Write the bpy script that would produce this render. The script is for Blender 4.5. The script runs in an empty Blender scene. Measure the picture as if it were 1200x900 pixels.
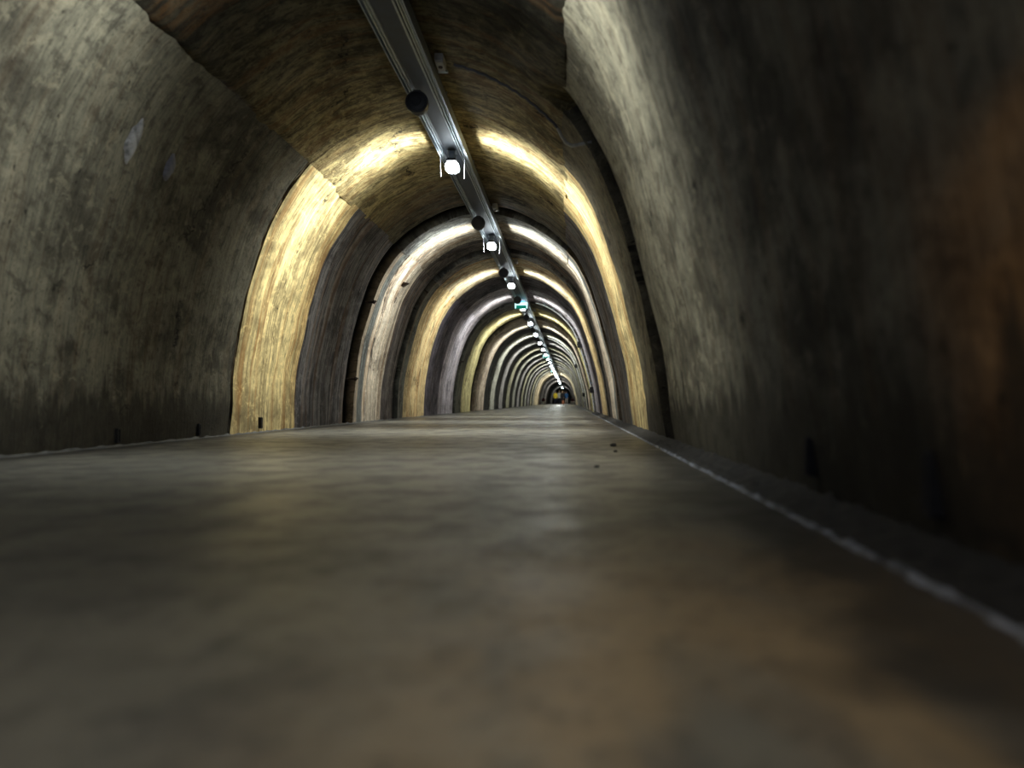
import bpy, bmesh, math, random
from mathutils import Vector, Matrix, noise

random.seed(7)
H = 0.30                                   # one working unit: the camera's height above the floor, in metres
scene = bpy.context.scene
COL = scene.collection
PI = math.pi

# ------------------------------------------------------------------ helpers
def lin(c):
    return tuple(((v / 12.92) if v <= 0.04045 else ((v + 0.055) / 1.055) ** 2.4) for v in c)

def P(x, d, z):
    return Vector((x * H, d * H, z * H))

def obj(name, bm_or_me, mat=None, parent=None, smooth=False):
    if isinstance(bm_or_me, bmesh.types.BMesh):
        me = bpy.data.meshes.new(name)
        bmesh.ops.recalc_face_normals(bm_or_me, faces=bm_or_me.faces)
        bm_or_me.to_mesh(me)
        bm_or_me.free()
    else:
        me = bm_or_me
    o = bpy.data.objects.new(name, me)
    COL.objects.link(o)
    if mat is not None and len(me.materials) == 0:
        me.materials.append(mat)
    if parent is not None:
        o.parent = parent
    if smooth:
        for p in me.polygons:
            p.use_smooth = True
    return o

def tag(o, label=None, cat=None, group=None, kind=None):
    if label: o['label'] = label
    if cat: o['category'] = cat
    if group: o['group'] = group
    if kind: o['kind'] = kind
    return o

def empty(name, loc, label, cat, group=None, rotz=0.0):
    o = bpy.data.objects.new(name, None)
    o.empty_display_size = 0.1
    COL.objects.link(o)
    o.location = loc
    o.rotation_euler = (0, 0, rotz)
    return tag(o, label, cat, group)

def copy_tree(o, parent=None):
    c = o.copy()
    COL.objects.link(c)
    c.parent = parent
    for ch in list(o.children):
        copy_tree(ch, c)
    return c

def add_box(bm, c, s, bevel=0.0, rot=None, seg=2):
    r = bmesh.ops.create_cube(bm, size=1.0)
    vs = r['verts']
    M = Matrix.Translation(Vector(c)) @ (rot.to_4x4() if rot is not None else Matrix.Identity(4)) @ Matrix.Diagonal((s[0], s[1], s[2], 1))
    bmesh.ops.transform(bm, matrix=M, verts=vs)
    if bevel > 0:
        es = list({e for v in vs for e in v.link_edges})
        bmesh.ops.bevel(bm, geom=es, offset=bevel, segments=seg, affect='EDGES', profile=0.5)

def add_tube(bm, pts, r, n=8, cap=True):
    pts = [Vector(p) for p in pts]
    rings = []
    up = Vector((0, 0, 1))
    for i, p in enumerate(pts):
        a = pts[max(0, i - 1)]; b = pts[min(len(pts) - 1, i + 1)]
        t = (b - a)
        t = t.normalized() if t.length > 1e-9 else Vector((0, 0, 1))
        ref = up if abs(t.dot(up)) < 0.95 else Vector((1, 0, 0))
        u = t.cross(ref).normalized(); w = u.cross(t).normalized()
        rr = r[i] if isinstance(r, (list, tuple)) else r
        rings.append([bm.verts.new(p + (u * math.cos(2 * PI * k / n) + w * math.sin(2 * PI * k / n)) * rr) for k in range(n)])
    for i in range(len(rings) - 1):
        for k in range(n):
            bm.faces.new((rings[i][k], rings[i][(k + 1) % n], rings[i + 1][(k + 1) % n], rings[i + 1][k]))
    if cap:
        bm.faces.new(rings[0][::-1]); bm.faces.new(rings[-1])

def add_lathe(bm, c, prof, n=28):
    c = Vector(c)
    rings = [[bm.verts.new(c + Vector((r * math.cos(2 * PI * k / n), r * math.sin(2 * PI * k / n), z))) for k in range(n)] for r, z in prof]
    for i in range(len(rings) - 1):
        for k in range(n):
            bm.faces.new((rings[i][k], rings[i][(k + 1) % n], rings[i + 1][(k + 1) % n], rings[i + 1][k]))
    bm.faces.new(rings[0][::-1]); bm.faces.new(rings[-1])

# ------------------------------------------------------------------ materials
class NT:
    def __init__(self, name):
        self.m = bpy.data.materials.new(name)
        self.m.use_nodes = True
        self.t = self.m.node_tree
        self.t.nodes.clear()
        self.out = self.n('ShaderNodeOutputMaterial')
    def n(self, typ, **kw):
        nd = self.t.nodes.new(typ)
        for k, v in kw.items():
            setattr(nd, k, v)
        return nd
    def l(self, a, b):
        self.t.links.new(a, b)
    def val(self, sock, v):
        if isinstance(v, bpy.types.NodeSocket): self.l(v, sock)
        else: sock.default_value = v
    def math(self, op, a, b=None, c=None, clamp=False):
        nd = self.n('ShaderNodeMath', operation=op, use_clamp=clamp)
        self.val(nd.inputs[0], a)
        if b is not None: self.val(nd.inputs[1], b)
        if c is not None: self.val(nd.inputs[2], c)
        return nd.outputs[0]
    def vmul(self, v, s):
        nd = self.n('ShaderNodeVectorMath', operation='MULTIPLY')
        self.l(v, nd.inputs[0]); nd.inputs[1].default_value = s
        return nd.outputs[0]
    def noise(self, vec, scale=1.0, detail=6.0, rough=0.6, dist=0.0):
        nd = self.n('ShaderNodeTexNoise')
        self.l(vec, nd.inputs['Vector'])
        nd.inputs['Scale'].default_value = scale
        nd.inputs['Detail'].default_value = detail
        nd.inputs['Roughness'].default_value = rough
        nd.inputs['Distortion'].default_value = dist
        return nd.outputs['Fac']
    def step(self, v, lo, hi, a=0.0, b=1.0):
        nd = self.n('ShaderNodeMapRange', interpolation_type='SMOOTHSTEP')
        self.val(nd.inputs[0], v)
        for i, x in enumerate((lo, hi, a, b)): nd.inputs[1 + i].default_value = x
        return nd.outputs[0]
    def mix(self, f, a, b, mode='MIX'):
        nd = self.n('ShaderNodeMix', data_type='RGBA', blend_type=mode)
        self.val(nd.inputs[0], f)
        for sock, v in ((nd.inputs[6], a), (nd.inputs[7], b)):
            if isinstance(v, bpy.types.NodeSocket): self.l(v, sock)
            else: sock.default_value = (*v[:3], 1)
        return nd.outputs[2]
    def bsdf(self, col, rough=0.5, metal=0.0, spec=0.5, normal=None, emis=None, estr=0.0):
        b = self.n('ShaderNodeBsdfPrincipled')
        if isinstance(col, bpy.types.NodeSocket): self.l(col, b.inputs['Base Color'])
        else: b.inputs['Base Color'].default_value = (*col[:3], 1)
        self.val(b.inputs['Roughness'], rough)
        self.val(b.inputs['Metallic'], metal)
        self.val(b.inputs['Specular IOR Level'], spec)
        if normal is not None: self.l(normal, b.inputs['Normal'])
        if emis is not None:
            b.inputs['Emission Color'].default_value = (*emis, 1)
            b.inputs['Emission Strength'].default_value = estr
        self.l(b.outputs[0], self.out.inputs[0])
        return b
    def bump(self, h, strength=0.4, dist=0.02, normal=None):
        nd = self.n('ShaderNodeBump')
        nd.inputs['Strength'].default_value = strength
        nd.inputs['Distance'].default_value = dist
        self.l(h, nd.inputs['Height'])
        if normal is not None: self.l(normal, nd.inputs['Normal'])
        return nd.outputs[0]

def plain(name, col, rough=0.5, metal=0.0, var=0.25, scale=30.0, spec=0.5):
    t = NT(name)
    tc = t.n('ShaderNodeTexCoord')
    n1 = t.noise(tc.outputs['Object'], scale, 5, 0.6)
    f = t.step(n1, 0.3, 0.7)
    c = t.mix(f, tuple(v * (1 - var) for v in col), tuple(min(1, v * (1 + var)) for v in col))
    r = t.step(n1, 0.25, 0.75, max(0.02, rough - 0.08), min(1, rough + 0.08))
    t.bsdf(c, r, metal, spec, t.bump(n1, 0.08, 0.004))
    return t.m

def lining(name, pits=1.0, bumpk=1.0, grain=1.0, vs=1.0):
    """Old in-situ concrete: shuttering grain along the arch, run-off streaks, rust, damp foot."""
    t = NT(name)
    uv = t.n('ShaderNodeUVMap', uv_map='UVMap').outputs[0]
    geo = t.n('ShaderNodeNewGeometry')
    pos = geo.outputs['Position']
    tint = t.n('ShaderNodeVertexColor', layer_name='tint').outputs[0]
    wear = t.n('ShaderNodeVertexColor', layer_name='wear').outputs[0]
    sep = t.n('ShaderNodeSeparateColor'); t.l(wear, sep.inputs[0])
    damp_a, rust_a, streak_a = sep.outputs[0], sep.outputs[1], sep.outputs[2]
    sepp = t.n('ShaderNodeSeparateXYZ'); t.l(pos, sepp.inputs[0])
    z = sepp.outputs[2]
    fine = t.noise(t.vmul(uv, (48, 3.2 * vs, 1)), 1.0, 7, 0.68, 0.5)
    broad = t.noise(t.vmul(uv, (12, 0.75 * vs, 1)), 1.0, 8, 0.68, 0.35)
    wide = t.noise(t.vmul(uv, (7.5, 0.5, 1)), 1.0, 5, 0.6, 0.3)
    blot = t.noise(pos, 2.2, 8, 0.62, 0.2)
    grit = t.noise(t.vmul(uv, (70, 30, 1)), 1.0, 6, 0.78, 0.3)
    pit = t.noise(t.vmul(uv, (40, 15, 1)), 1.0, 3, 0.6)
    mott = t.noise(pos, 9.0, 9, 0.72, 0.4)
    # dark streaks
    c = tint
    dk = t.mix(1.0, tint, (0.20, 0.19, 0.20), 'MULTIPLY')
    lt = t.mix(1.0, tint, (1.6, 1.55, 1.48), 'MULTIPLY')
    m1 = t.math('MULTIPLY', t.step(fine, 0.47, 0.58), streak_a)
    c = t.mix(t.math('MULTIPLY', m1, 0.92 * grain, clamp=True), c, dk)
    m2 = t.math('MULTIPLY', t.step(broad, 0.50, 0.60), streak_a)
    c = t.mix(t.math('MULTIPLY', m2, 0.85), c, dk)
    m3 = t.step(broad, 0.48, 0.38)
    c = t.mix(t.math('MULTIPLY', t.math('MULTIPLY', m3, streak_a), 0.75), c, lt)
    # blotches
    c = t.mix(t.step(blot, 0.47, 0.62, 0.0, 0.6), c, dk)
    c = t.mix(t.math('MULTIPLY', t.step(mott, 0.50, 0.64), t.math('MULTIPLY_ADD', damp_a, 0.42, 0.24)), c, dk)
    c = t.mix(t.step(mott, 0.47, 0.36, 0.0, 0.5), c, lt)
    c = t.mix(t.step(grit, 0.52, 0.68, 0.0, 0.75), c, dk)
    # rust run-off
    rm = t.math('MULTIPLY', t.step(wide, 0.50, 0.60), rust_a)
    rm = t.math('MULTIPLY', rm, t.step(fine, 0.3, 0.6))
    c = t.mix(t.math('MULTIPLY', rm, 0.85), c, (0.36, 0.175, 0.055))
    # pits / honeycombing
    pm = t.step(pit, 0.65, 0.70)
    c = t.mix(t.math('MULTIPLY', pm, 0.8 * pits), c, (0.02, 0.018, 0.016))
    # hairline cracks
    vo = t.n('ShaderNodeTexVoronoi', feature='DISTANCE_TO_EDGE')
    wv = t.n('ShaderNodeVectorMath', operation='ADD')
    nz = t.n('ShaderNodeTexNoise'); t.l(t.vmul(uv, (3, 3, 1)), nz.inputs['Vector']); nz.inputs['Detail'].default_value = 6
    t.l(t.vmul(nz.outputs['Color'], (0.25, 0.25, 0)), wv.inputs[0]); t.l(uv, wv.inputs[1])
    t.l(wv.outputs[0], vo.inputs['Vector']); vo.inputs['Scale'].default_value = 0.45
    ck = t.math('MULTIPLY', t.step(vo.outputs['Distance'], 0.006, 0.002), t.step(blot, 0.50, 0.58))
    c = t.mix(t.math('MULTIPLY', ck, 0.85), c, (0.012, 0.011, 0.010))
    # damp, dirt-splashed foot with a ragged upper edge
    edge = t.math('ADD', t.math('MULTIPLY', t.math('SUBTRACT', broad, 0.5), 0.9), t.math('MULTIPLY', t.math('SUBTRACT', blot, 0.5), 0.5))
    zz = t.math('ADD', z, edge)
    dm = t.math('MULTIPLY', t.step(zz, 0.42, 0.24), damp_a)
    c = t.mix(t.math('MULTIPLY', dm, 0.85), c, (0.028, 0.025, 0.020))
    h = t.math('ADD', t.math('MULTIPLY', fine, 0.55), t.math('MULTIPLY', grit, 0.25))
    h = t.math('ADD', h, t.math('MULTIPLY', broad, 0.5))
    h = t.math('ADD', h, t.math('MULTIPLY', mott, 0.6))
    h = t.math('SUBTRACT', h, t.math('MULTIPLY', pm, 0.3))
    nrm = t.bump(h, 0.85 * bumpk, 0.022)
    rough = t.step(blot, 0.3, 0.7, 0.62, 0.9)
    t.bsdf(c, rough, 0.0, 0.12, nrm)
    return t.m

M_WALL = lining('concrete_wall')
M_VAULT = lining('concrete_vault', 1.8, 2.6, 1.1, 2.6)
M_STEEL = plain('galvanised_steel', (0.30, 0.34, 0.38), 0.40, 0.75, 0.18, 25)
M_PANEL = plain('dull_steel_panel', (0.045, 0.055, 0.075), 0.55, 0.25, 0.25, 18)
M_BLACK = plain('black_plastic', (0.008, 0.008, 0.010), 0.5, 0.0, 0.3, 40)
M_DARKRING = plain('dark_grey_plastic', (0.03, 0.03, 0.035), 0.4, 0.0, 0.2, 40)
M_BOX = plain('grey_plastic', (0.30, 0.29, 0.26), 0.55, 0.0, 0.2, 30)
M_RUST = plain('rusty_iron', (0.045, 0.03, 0.022), 0.8, 0.3, 0.5, 60)
M_CABLE = plain('pale_cable', (0.25, 0.25, 0.24), 0.5, 0.0, 0.1, 40)
M_DKCABLE = plain('dark_cable', (0.05, 0.05, 0.06), 0.35, 0.0, 0.2, 40)
M_CONDUIT = plain('bright_conduit', (0.80, 0.81, 0.78), 0.28, 0.35, 0.1, 40)
M_MORTAR = plain('pale_mortar', (0.15, 0.16, 0.19), 0.85, 0.0, 0.85, 14)
M_DIRT = plain('dark_dirt', (0.011, 0.010, 0.010), 0.9, 0.0, 0.6, 30)
M_PEBBLE = plain('pebble_stone', (0.05, 0.045, 0.04), 0.8, 0.0, 0.4, 60)
M_PATCH = plain('repair_mortar', (0.20, 0.20, 0.205), 0.8, 0.0, 0.7, 14)

def emit_mat(name, col, strength):
    t = NT(name)
    e = t.n('ShaderNodeEmission')
    e.inputs[0].default_value = (*col, 1); e.inputs[1].default_value = strength
    t.l(e.outputs[0], t.out.inputs[0])
    return t.m

def lens_mat():
    t = NT('frosted_lamp_glass')
    e = t.n('ShaderNodeEmission')
    e.inputs[0].default_value = (0.86, 0.97, 1.0, 1); e.inputs[1].default_value = 14.0
    tr = t.n('ShaderNodeBsdfTransparent')
    tr.inputs[0].default_value = (0.97, 0.98, 1, 1)
    mx = t.n('ShaderNodeAddShader')
    t.l(e.outputs[0], mx.inputs[0]); t.l(tr.outputs[0], mx.inputs[1])
    t.l(mx.outputs[0], t.out.inputs[0])
    return t.m
M_LENS = lens_mat()
M_SIGNW = emit_mat('sign_white', (0.55, 1.0, 0.98), 1.6)
M_SIGNG = emit_mat('sign_green', (0.01, 0.36, 0.24), 0.55)
M_SIGNB = emit_mat('sign_blue', (0.05, 0.35, 0.9), 2.5)

def floor_mat():
    t = NT('worn_floor_screed')
    geo = t.n('ShaderNodeNewGeometry'); pos = geo.outputs['Position']
    sp = t.n('ShaderNodeSeparateXYZ'); t.l(pos, sp.inputs[0])
    n1 = t.noise(pos, 1.3, 7, 0.6, 0.4)
    n2 = t.noise(pos, 5.0, 6, 0.62)
    n3 = t.noise(pos, 130, 3, 0.7)
    n4 = t.noise(t.vmul(pos, (1, 0.28, 1)), 2.2, 6, 0.6, 0.6)
    base = t.mix(t.step(n1, 0.35, 0.65), (0.15, 0.145, 0.13), (0.24, 0.23, 0.195))
    base = t.mix(t.step(n2, 0.45, 0.62, 0, 0.6), base, (0.06, 0.06, 0.062))
    tan = t.math('MULTIPLY', t.step(n4, 0.34, 0.52), t.step(sp.outputs[0], -0.42, 0.10))
    tan = t.math('MULTIPLY', tan, t.step(t.math('ADD', sp.outputs[1], n1), 2.3, 1.5))
    base = t.mix(t.math('MULTIPLY', tan, 0.9), base, (0.38, 0.28, 0.165))
    # dark damp fringe beside the right-hand gutter
    fr = t.math('ADD', sp.outputs[0], t.math('MULTIPLY', t.math('SUBTRACT', n1, 0.5), 1.0))
    base = t.mix(t.step(fr, 0.22, 0.46, 0, 0.85), base, (0.030, 0.028, 0.026))
    fl = t.math('ADD', sp.outputs[0], t.math('MULTIPLY', t.math('SUBTRACT', n2, 0.5), 0.5))
    base = t.mix(t.step(fl, -2.75, -2.98, 0, 0.8), base, (0.03, 0.028, 0.026))
    base = t.mix(t.step(n3, 0.52, 0.72, 0, 0.45), base, (0.04, 0.04, 0.04))
    rough = t.step(n2, 0.3, 0.7, 0.30, 0.48)
    n5 = t.noise(pos, 24, 6, 0.7)
    base = t.mix(t.step(n5, 0.50, 0.66, 0, 0.55), base, (0.045, 0.045, 0.045))
    h = t.math('ADD', t.math('MULTIPLY', n3, 0.35), n2)
    h = t.math('ADD', h, t.math('MULTIPLY', n5, 0.6))
    t.bsdf(base, rough, 0, 0.45, t.bump(h, 0.5, 0.012))
    return t.m
M_FLOOR = floor_mat()

# ------------------------------------------------------------------ tunnel profile (x, z) in units, left foot over the crown to right foot
PROF = [(-10.34, -0.3), (-10.32, 0.0), (-10.2, 2.0), (-9.85, 4.0), (-9.25, 6.0), (-8.80, 7.0), (-8.12, 8.0),
        (-7.22, 8.83), (-6.2, 9.46), (-5.12, 9.84), (-4.05, 9.97), (-3.0, 9.86), (-1.9, 9.48), (-0.85, 8.84), (0.08, 7.95),
        (0.58, 7.2), (1.02, 6.2), (1.50, 4.7), (1.84, 3.4), (2.16, 2.0), (2.42, 0.0), (2.46, -0.3)]

def catmull(pts, n=24):
    out = []
    for i in range(len(pts) - 1):
        p0 = Vector(pts[max(0, i - 1)]); p1 = Vector(pts[i]); p2 = Vector(pts[i + 1]); p3 = Vector(pts[min(len(pts) - 1, i + 2)])
        for k in range(n):
            t = k / n
            out.append(0.5 * ((2 * p1) + (p2 - p0) * t + (2 * p0 - 5 * p1 + 4 * p2 - p3) * t * t + (3 * p1 - p0 - 3 * p2 + p3) * t ** 3))
    out.append(Vector(pts[-1]))
    return out
CURVE = catmull(PROF)
ARC = [0.0]
for a, b in zip(CURVE, CURVE[1:]): ARC.append(ARC[-1] + (b - a).length)
SMAX = ARC[-1]
def at_s(s):
    s = min(max(s, 0.0), SMAX)
    lo, hi = 0, len(ARC) - 1
    while hi - lo > 1:
        m = (lo + hi) // 2
        if ARC[m] <= s: lo = m
        else: hi = m
    f = (s - ARC[lo]) / max(1e-9, ARC[hi] - ARC[lo])
    p = CURVE[lo].lerp(CURVE[hi], f)
    a = CURVE[max(0, lo - 3)]; b = CURVE[min(len(CURVE) - 1, hi + 3)]
    t = (b - a).normalized()
    return p, Vector((-t.y, t.x))            # outward normal (left wall: -x, crown: +z)
def s_of(idx): return ARC[min(idx * 24, len(ARC) - 1)]
S_L = s_of(6); S_R = s_of(14); S_CROWN = s_of(10)

def on_wall(z, right, inset=0.0):
    """x on the profile at height z"""
    best = None
    rng = [i for i, p in enumerate(CURVE) if (p.x > -4) == right]
    i = min(rng, key=lambda k: abs(CURVE[k].y - z))
    p, n = at_s(ARC[i])
    return p.x - n.x * inset, p.y - n.y * inset, ARC[i]

# ------------------------------------------------------------------ sections along the tunnel
# (start, end, wall colour, vault colour, damp, rust, streak)
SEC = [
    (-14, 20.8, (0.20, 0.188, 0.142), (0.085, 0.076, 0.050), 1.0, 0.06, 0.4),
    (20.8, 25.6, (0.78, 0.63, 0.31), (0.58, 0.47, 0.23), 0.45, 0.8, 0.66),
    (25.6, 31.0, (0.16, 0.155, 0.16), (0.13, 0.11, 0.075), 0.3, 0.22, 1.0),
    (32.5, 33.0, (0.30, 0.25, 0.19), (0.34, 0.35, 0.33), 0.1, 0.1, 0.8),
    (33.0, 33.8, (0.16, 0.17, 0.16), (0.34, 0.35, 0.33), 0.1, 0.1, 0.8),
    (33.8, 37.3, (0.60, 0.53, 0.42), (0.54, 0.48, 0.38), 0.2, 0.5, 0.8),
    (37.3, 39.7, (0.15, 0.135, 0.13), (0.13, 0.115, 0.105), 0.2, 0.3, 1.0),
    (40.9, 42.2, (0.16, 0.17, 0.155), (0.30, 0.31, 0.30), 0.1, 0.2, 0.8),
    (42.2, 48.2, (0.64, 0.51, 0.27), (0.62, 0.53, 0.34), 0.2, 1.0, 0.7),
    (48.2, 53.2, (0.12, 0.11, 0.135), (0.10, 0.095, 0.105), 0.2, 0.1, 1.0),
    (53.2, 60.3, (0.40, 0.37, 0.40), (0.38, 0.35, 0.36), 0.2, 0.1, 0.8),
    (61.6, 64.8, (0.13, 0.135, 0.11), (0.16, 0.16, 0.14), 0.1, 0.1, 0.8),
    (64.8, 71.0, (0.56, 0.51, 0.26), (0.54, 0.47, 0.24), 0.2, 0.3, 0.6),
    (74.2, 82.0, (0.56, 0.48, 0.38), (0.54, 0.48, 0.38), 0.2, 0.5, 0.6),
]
d0 = 82.0
alt = [((0.06, 0.063, 0.06), (0.05, 0.053, 0.052)), ((0.50, 0.50, 0.42), (0.50, 0.50, 0.42)), ((0.50, 0.48, 0.46), (0.47, 0.46, 0.44)), ((0.54, 0.52, 0.36), (0.52, 0.50, 0.36))]  # pale round each lamp, dark between: lamplight bands put into the colour
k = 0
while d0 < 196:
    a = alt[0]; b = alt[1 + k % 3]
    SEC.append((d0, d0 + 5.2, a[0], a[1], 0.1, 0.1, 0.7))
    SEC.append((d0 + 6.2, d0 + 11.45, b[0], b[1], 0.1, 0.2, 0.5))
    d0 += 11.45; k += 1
SEC.append((d0, 232, (0.58, 0.50, 0.34), (0.55, 0.48, 0.33), 0.1, 0.2, 0.4))
SEC.append((232, 306, (0.30, 0.27, 0.245), (0.28, 0.25, 0.23), 0.1, 0.1, 0.5))
SEC.append((306, 330, (0.45, 0.43, 0.38), (0.42, 0.40, 0.36), 0.1, 0.1, 0.4))
SEC.append((330, 440, (0.22, 0.21, 0.19), (0.20, 0.19, 0.18), 0.1, 0.1, 0.4))

def sec_at(d):
    for q in SEC:
        if q[0] <= d <= q[1]: return q
    return None

GAPS = [(SEC[i][1], SEC[i + 1][0]) for i in range(len(SEC) - 1) if SEC[i + 1][0] - SEC[i][1] > 0.3]
DEPTH = 1.2
GAP_SHADE = (0.012, 0.011, 0.011)  # shade inside the ring gaps, painted near-black

# rows: (d, mode)  mode 'n' normal, 'g' inside a gap, 'r' right-hand crevice
rows = []
def stepsz(d):
    if d < 2: return 0.45
    if d < 34: return 0.26
    if d < 80: return 0.55
    return 1.6
for i, q in enumerate(SEC):
    d = q[0]
    while d < q[1] - 1e-6:
        rows.append((d if d > q[0] else q[0] + 1e-4, 'n', q))
        d += stepsz(d)
    rows.append((q[1] - 1e-4, 'n', q))
    if i + 1 < len(SEC) and SEC[i + 1][0] - q[1] > 0.3:
        g0, g1 = q[1], SEC[i + 1][0]
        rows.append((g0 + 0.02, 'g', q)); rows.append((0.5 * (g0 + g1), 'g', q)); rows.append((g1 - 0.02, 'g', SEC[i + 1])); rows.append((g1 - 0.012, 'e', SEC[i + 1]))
# the crevice on the right wall, cut at its own sharp edges
CREV = (15.6, 17.0)
near = SEC[0]
rows = [r for r in rows if not (15.4 < r[0] < 17.2)]
for d, m in ((15.45, 'n'), (15.6, 'n'), (15.62, 'r'), (16.0, 'r'), (16.5, 'r'), (16.95, 'r'), (17.0, 'n'), (17.15, 'n')):
    rows.append((d, m, near))
# shallow construction joint on the left at 20.8
for d, m in ((20.62, 'n'), (20.64, 'j'), (20.78, 'j')):
    rows.append((d, m, near))
rows.sort(key=lambda r: r[0])

def fbm(x, y, z, o=4):
    return noise.fractal(Vector((x, y, z)), 0.9, 2.0, o)

def lining_mesh(name, s0, s1, step, side, mat):
    n = max(8, int((s1 - s0) / step))
    ss = [s0 + (s1 - s0) * i / n for i in range(n + 1)]
    prof = [at_s(s) for s in ss]
    verts = []; tint = []; wear = []; uvs = []
    rng = random.Random(3)
    for (d, mode, q) in rows:
        for j, s in enumerate(ss):
            p, nn = prof[j]
            roughk = 1.0 if d < 26 else 0.5
            off = 0.0
            if side == 'vault':
                off += 0.10 * fbm(p.x * 0.45, d * 0.35, p.y * 0.45) * roughk
                off += 0.045 * fbm(s * 0.7, d * 3.2, 5.0) * roughk
                edge = min(s - s0, s1 - s)
                off -= (0.10 if d < 20.8 else 0.015) * (1 - math.exp(-edge / 0.5))              # the vault's shuttering stands a little proud of the walls
                if edge < 0.45:
                    off += (0.30 if d < 20.8 else 0.06) * max(0.0, 0.5 + fbm(d * 0.9, s * 1.4, 9.0)) * (1 - edge / 0.45)
                if j == 0 or j == n: off += 0.55
            else:
                off += 0.09 * fbm(s * 0.30, d * 0.28, 3.0 + (side == 'right')) * roughk
                off += 0.022 * fbm(s * 0.35, d * 3.0, 7.0) * roughk
            if mode == 'g':
                off += DEPTH
            if mode == 'e':
                off += 0.40
            if mode == 'r' and side == 'right':
                off += 0.42 + 0.12 * fbm(s * 1.5, d * 1.5, 2.0)
            if mode == 'r' and side == 'vault':
                t = max(0.0, (s - S_CROWN) / (s1 - S_CROWN))
                off += 0.42 * max(0.0, t - 0.78) / 0.22
            if mode == 'j' and side == 'left':
                off += 0.03 + 0.10 * max(0.0, fbm(s * 1.3, 2.0, 6.0) + 0.15)
            x = p.x + nn.x * off; z = p.y + nn.y * off
            verts.append((x * H, d * H, z * H))
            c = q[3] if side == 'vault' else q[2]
            dm, ru, st = q[4], q[5], q[6]
            if side == 'vault':                                          # one rough grey-yellow casting to the first gap, lamp's glow painted into its colour
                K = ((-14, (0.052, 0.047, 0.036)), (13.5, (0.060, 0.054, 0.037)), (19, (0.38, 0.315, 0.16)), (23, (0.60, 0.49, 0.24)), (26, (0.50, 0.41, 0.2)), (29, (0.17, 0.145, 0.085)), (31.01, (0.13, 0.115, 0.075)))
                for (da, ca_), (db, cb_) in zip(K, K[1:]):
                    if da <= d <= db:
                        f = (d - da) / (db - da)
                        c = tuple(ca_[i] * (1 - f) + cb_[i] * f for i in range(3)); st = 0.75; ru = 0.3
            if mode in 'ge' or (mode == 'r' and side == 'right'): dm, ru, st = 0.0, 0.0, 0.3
            if mode in 'ge': c = GAP_SHADE
            if mode == 'r' and side == 'right': c = (0.05, 0.044, 0.038)
            if side == 'left' and 14.0 < d < 20.8:                       # left wall colour darkens towards the joint
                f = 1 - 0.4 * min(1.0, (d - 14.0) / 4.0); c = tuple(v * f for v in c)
            if mode == 'j': c = (0.17, 0.115, 0.06); ru = 1.0
            if side == 'right' and d < 8.0:
                c = (0.115, 0.108, 0.088)
            if side == 'right' and d < 6.5:                              # rust-brown wash over this stretch of the right wall
                f = max(0.0, min(1.0, (4.3 - d) / 0.9)) * max(0.0, min(1.0, (2.9 + 1.2 * fbm(d, s, 8.0) - p.y) / 1.1))
                c = tuple(c[i] * (1 - f) + (0.36, 0.20, 0.085)[i] * f for i in range(3))
            if side == 'right' and 8.0 < d < 15.6:                       # lamp's pale band on the wall, painted into the colour
                f = max(0.0, min(1.0, (d - 8.0) / 3.0))
                c = tuple((0.115, 0.108, 0.088)[i] * (1 - f) + (0.36, 0.335, 0.25)[i] * f for i in range(3))
            if side == 'right' and 17.0 <= d < 20.8:
                c = (0.17, 0.15, 0.10)
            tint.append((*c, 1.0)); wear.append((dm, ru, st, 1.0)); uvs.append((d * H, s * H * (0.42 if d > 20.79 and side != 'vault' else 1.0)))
    W = n + 1
    faces = []
    for i in range(len(rows) - 1):
        for j in range(n):
            a = i * W + j
            faces.append((a, a + W, a + W + 1, a + 1))
    me = bpy.data.meshes.new(name)
    me.from_pydata(verts, [], faces)
    ca = me.color_attributes.new('tint', 'FLOAT_COLOR', 'POINT')
    ca.data.foreach_set('color', [v for c in tint for v in c])
    cb = me.color_attributes.new('wear', 'FLOAT_COLOR', 'POINT')
    cb.data.foreach_set('color', [v for c in wear for v in c])
    ul = me.uv_layers.new(name='UVMap')
    vi = [0] * len(me.loops); me.loops.foreach_get('vertex_index', vi)
    ul.data.foreach_set('uv', [v for i in vi for v in uvs[i]])
    me.materials.append(mat)
    # keep the ends of rings crisp, everything else soft
    for p in me.polygons: p.use_smooth = True
    try: me.set_sharp_from_angle(angle=math.radians(38))
    except Exception: pass
    o = bpy.data.objects.new(name, me); COL.objects.link(o)
    return o

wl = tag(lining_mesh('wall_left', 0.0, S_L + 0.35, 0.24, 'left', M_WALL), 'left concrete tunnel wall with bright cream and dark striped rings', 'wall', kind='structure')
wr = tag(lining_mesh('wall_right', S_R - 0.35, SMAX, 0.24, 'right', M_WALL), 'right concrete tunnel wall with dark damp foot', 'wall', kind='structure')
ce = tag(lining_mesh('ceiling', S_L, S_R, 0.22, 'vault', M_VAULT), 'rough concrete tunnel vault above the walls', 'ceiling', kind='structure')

# end wall far beyond the people
bm = bmesh.new()
vs = [bm.verts.new((p.x * H * 1.02, 440 * H, p.y * H * 1.02)) for p in CURVE[::6]]
f = bm.faces.new(vs)
r = bmesh.ops.extrude_face_region(bm, geom=[f])
bmesh.ops.translate(bm, vec=(0, 0.3, 0), verts=[v for v in r['geom'] if isinstance(v, bmesh.types.BMVert)])
tag(obj('wall_back', bm, plain('dark_end_wall', (0.06, 0.06, 0.06), 0.9)), 'dark far end of the tunnel behind the people', 'wall', kind='structure')

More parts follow.
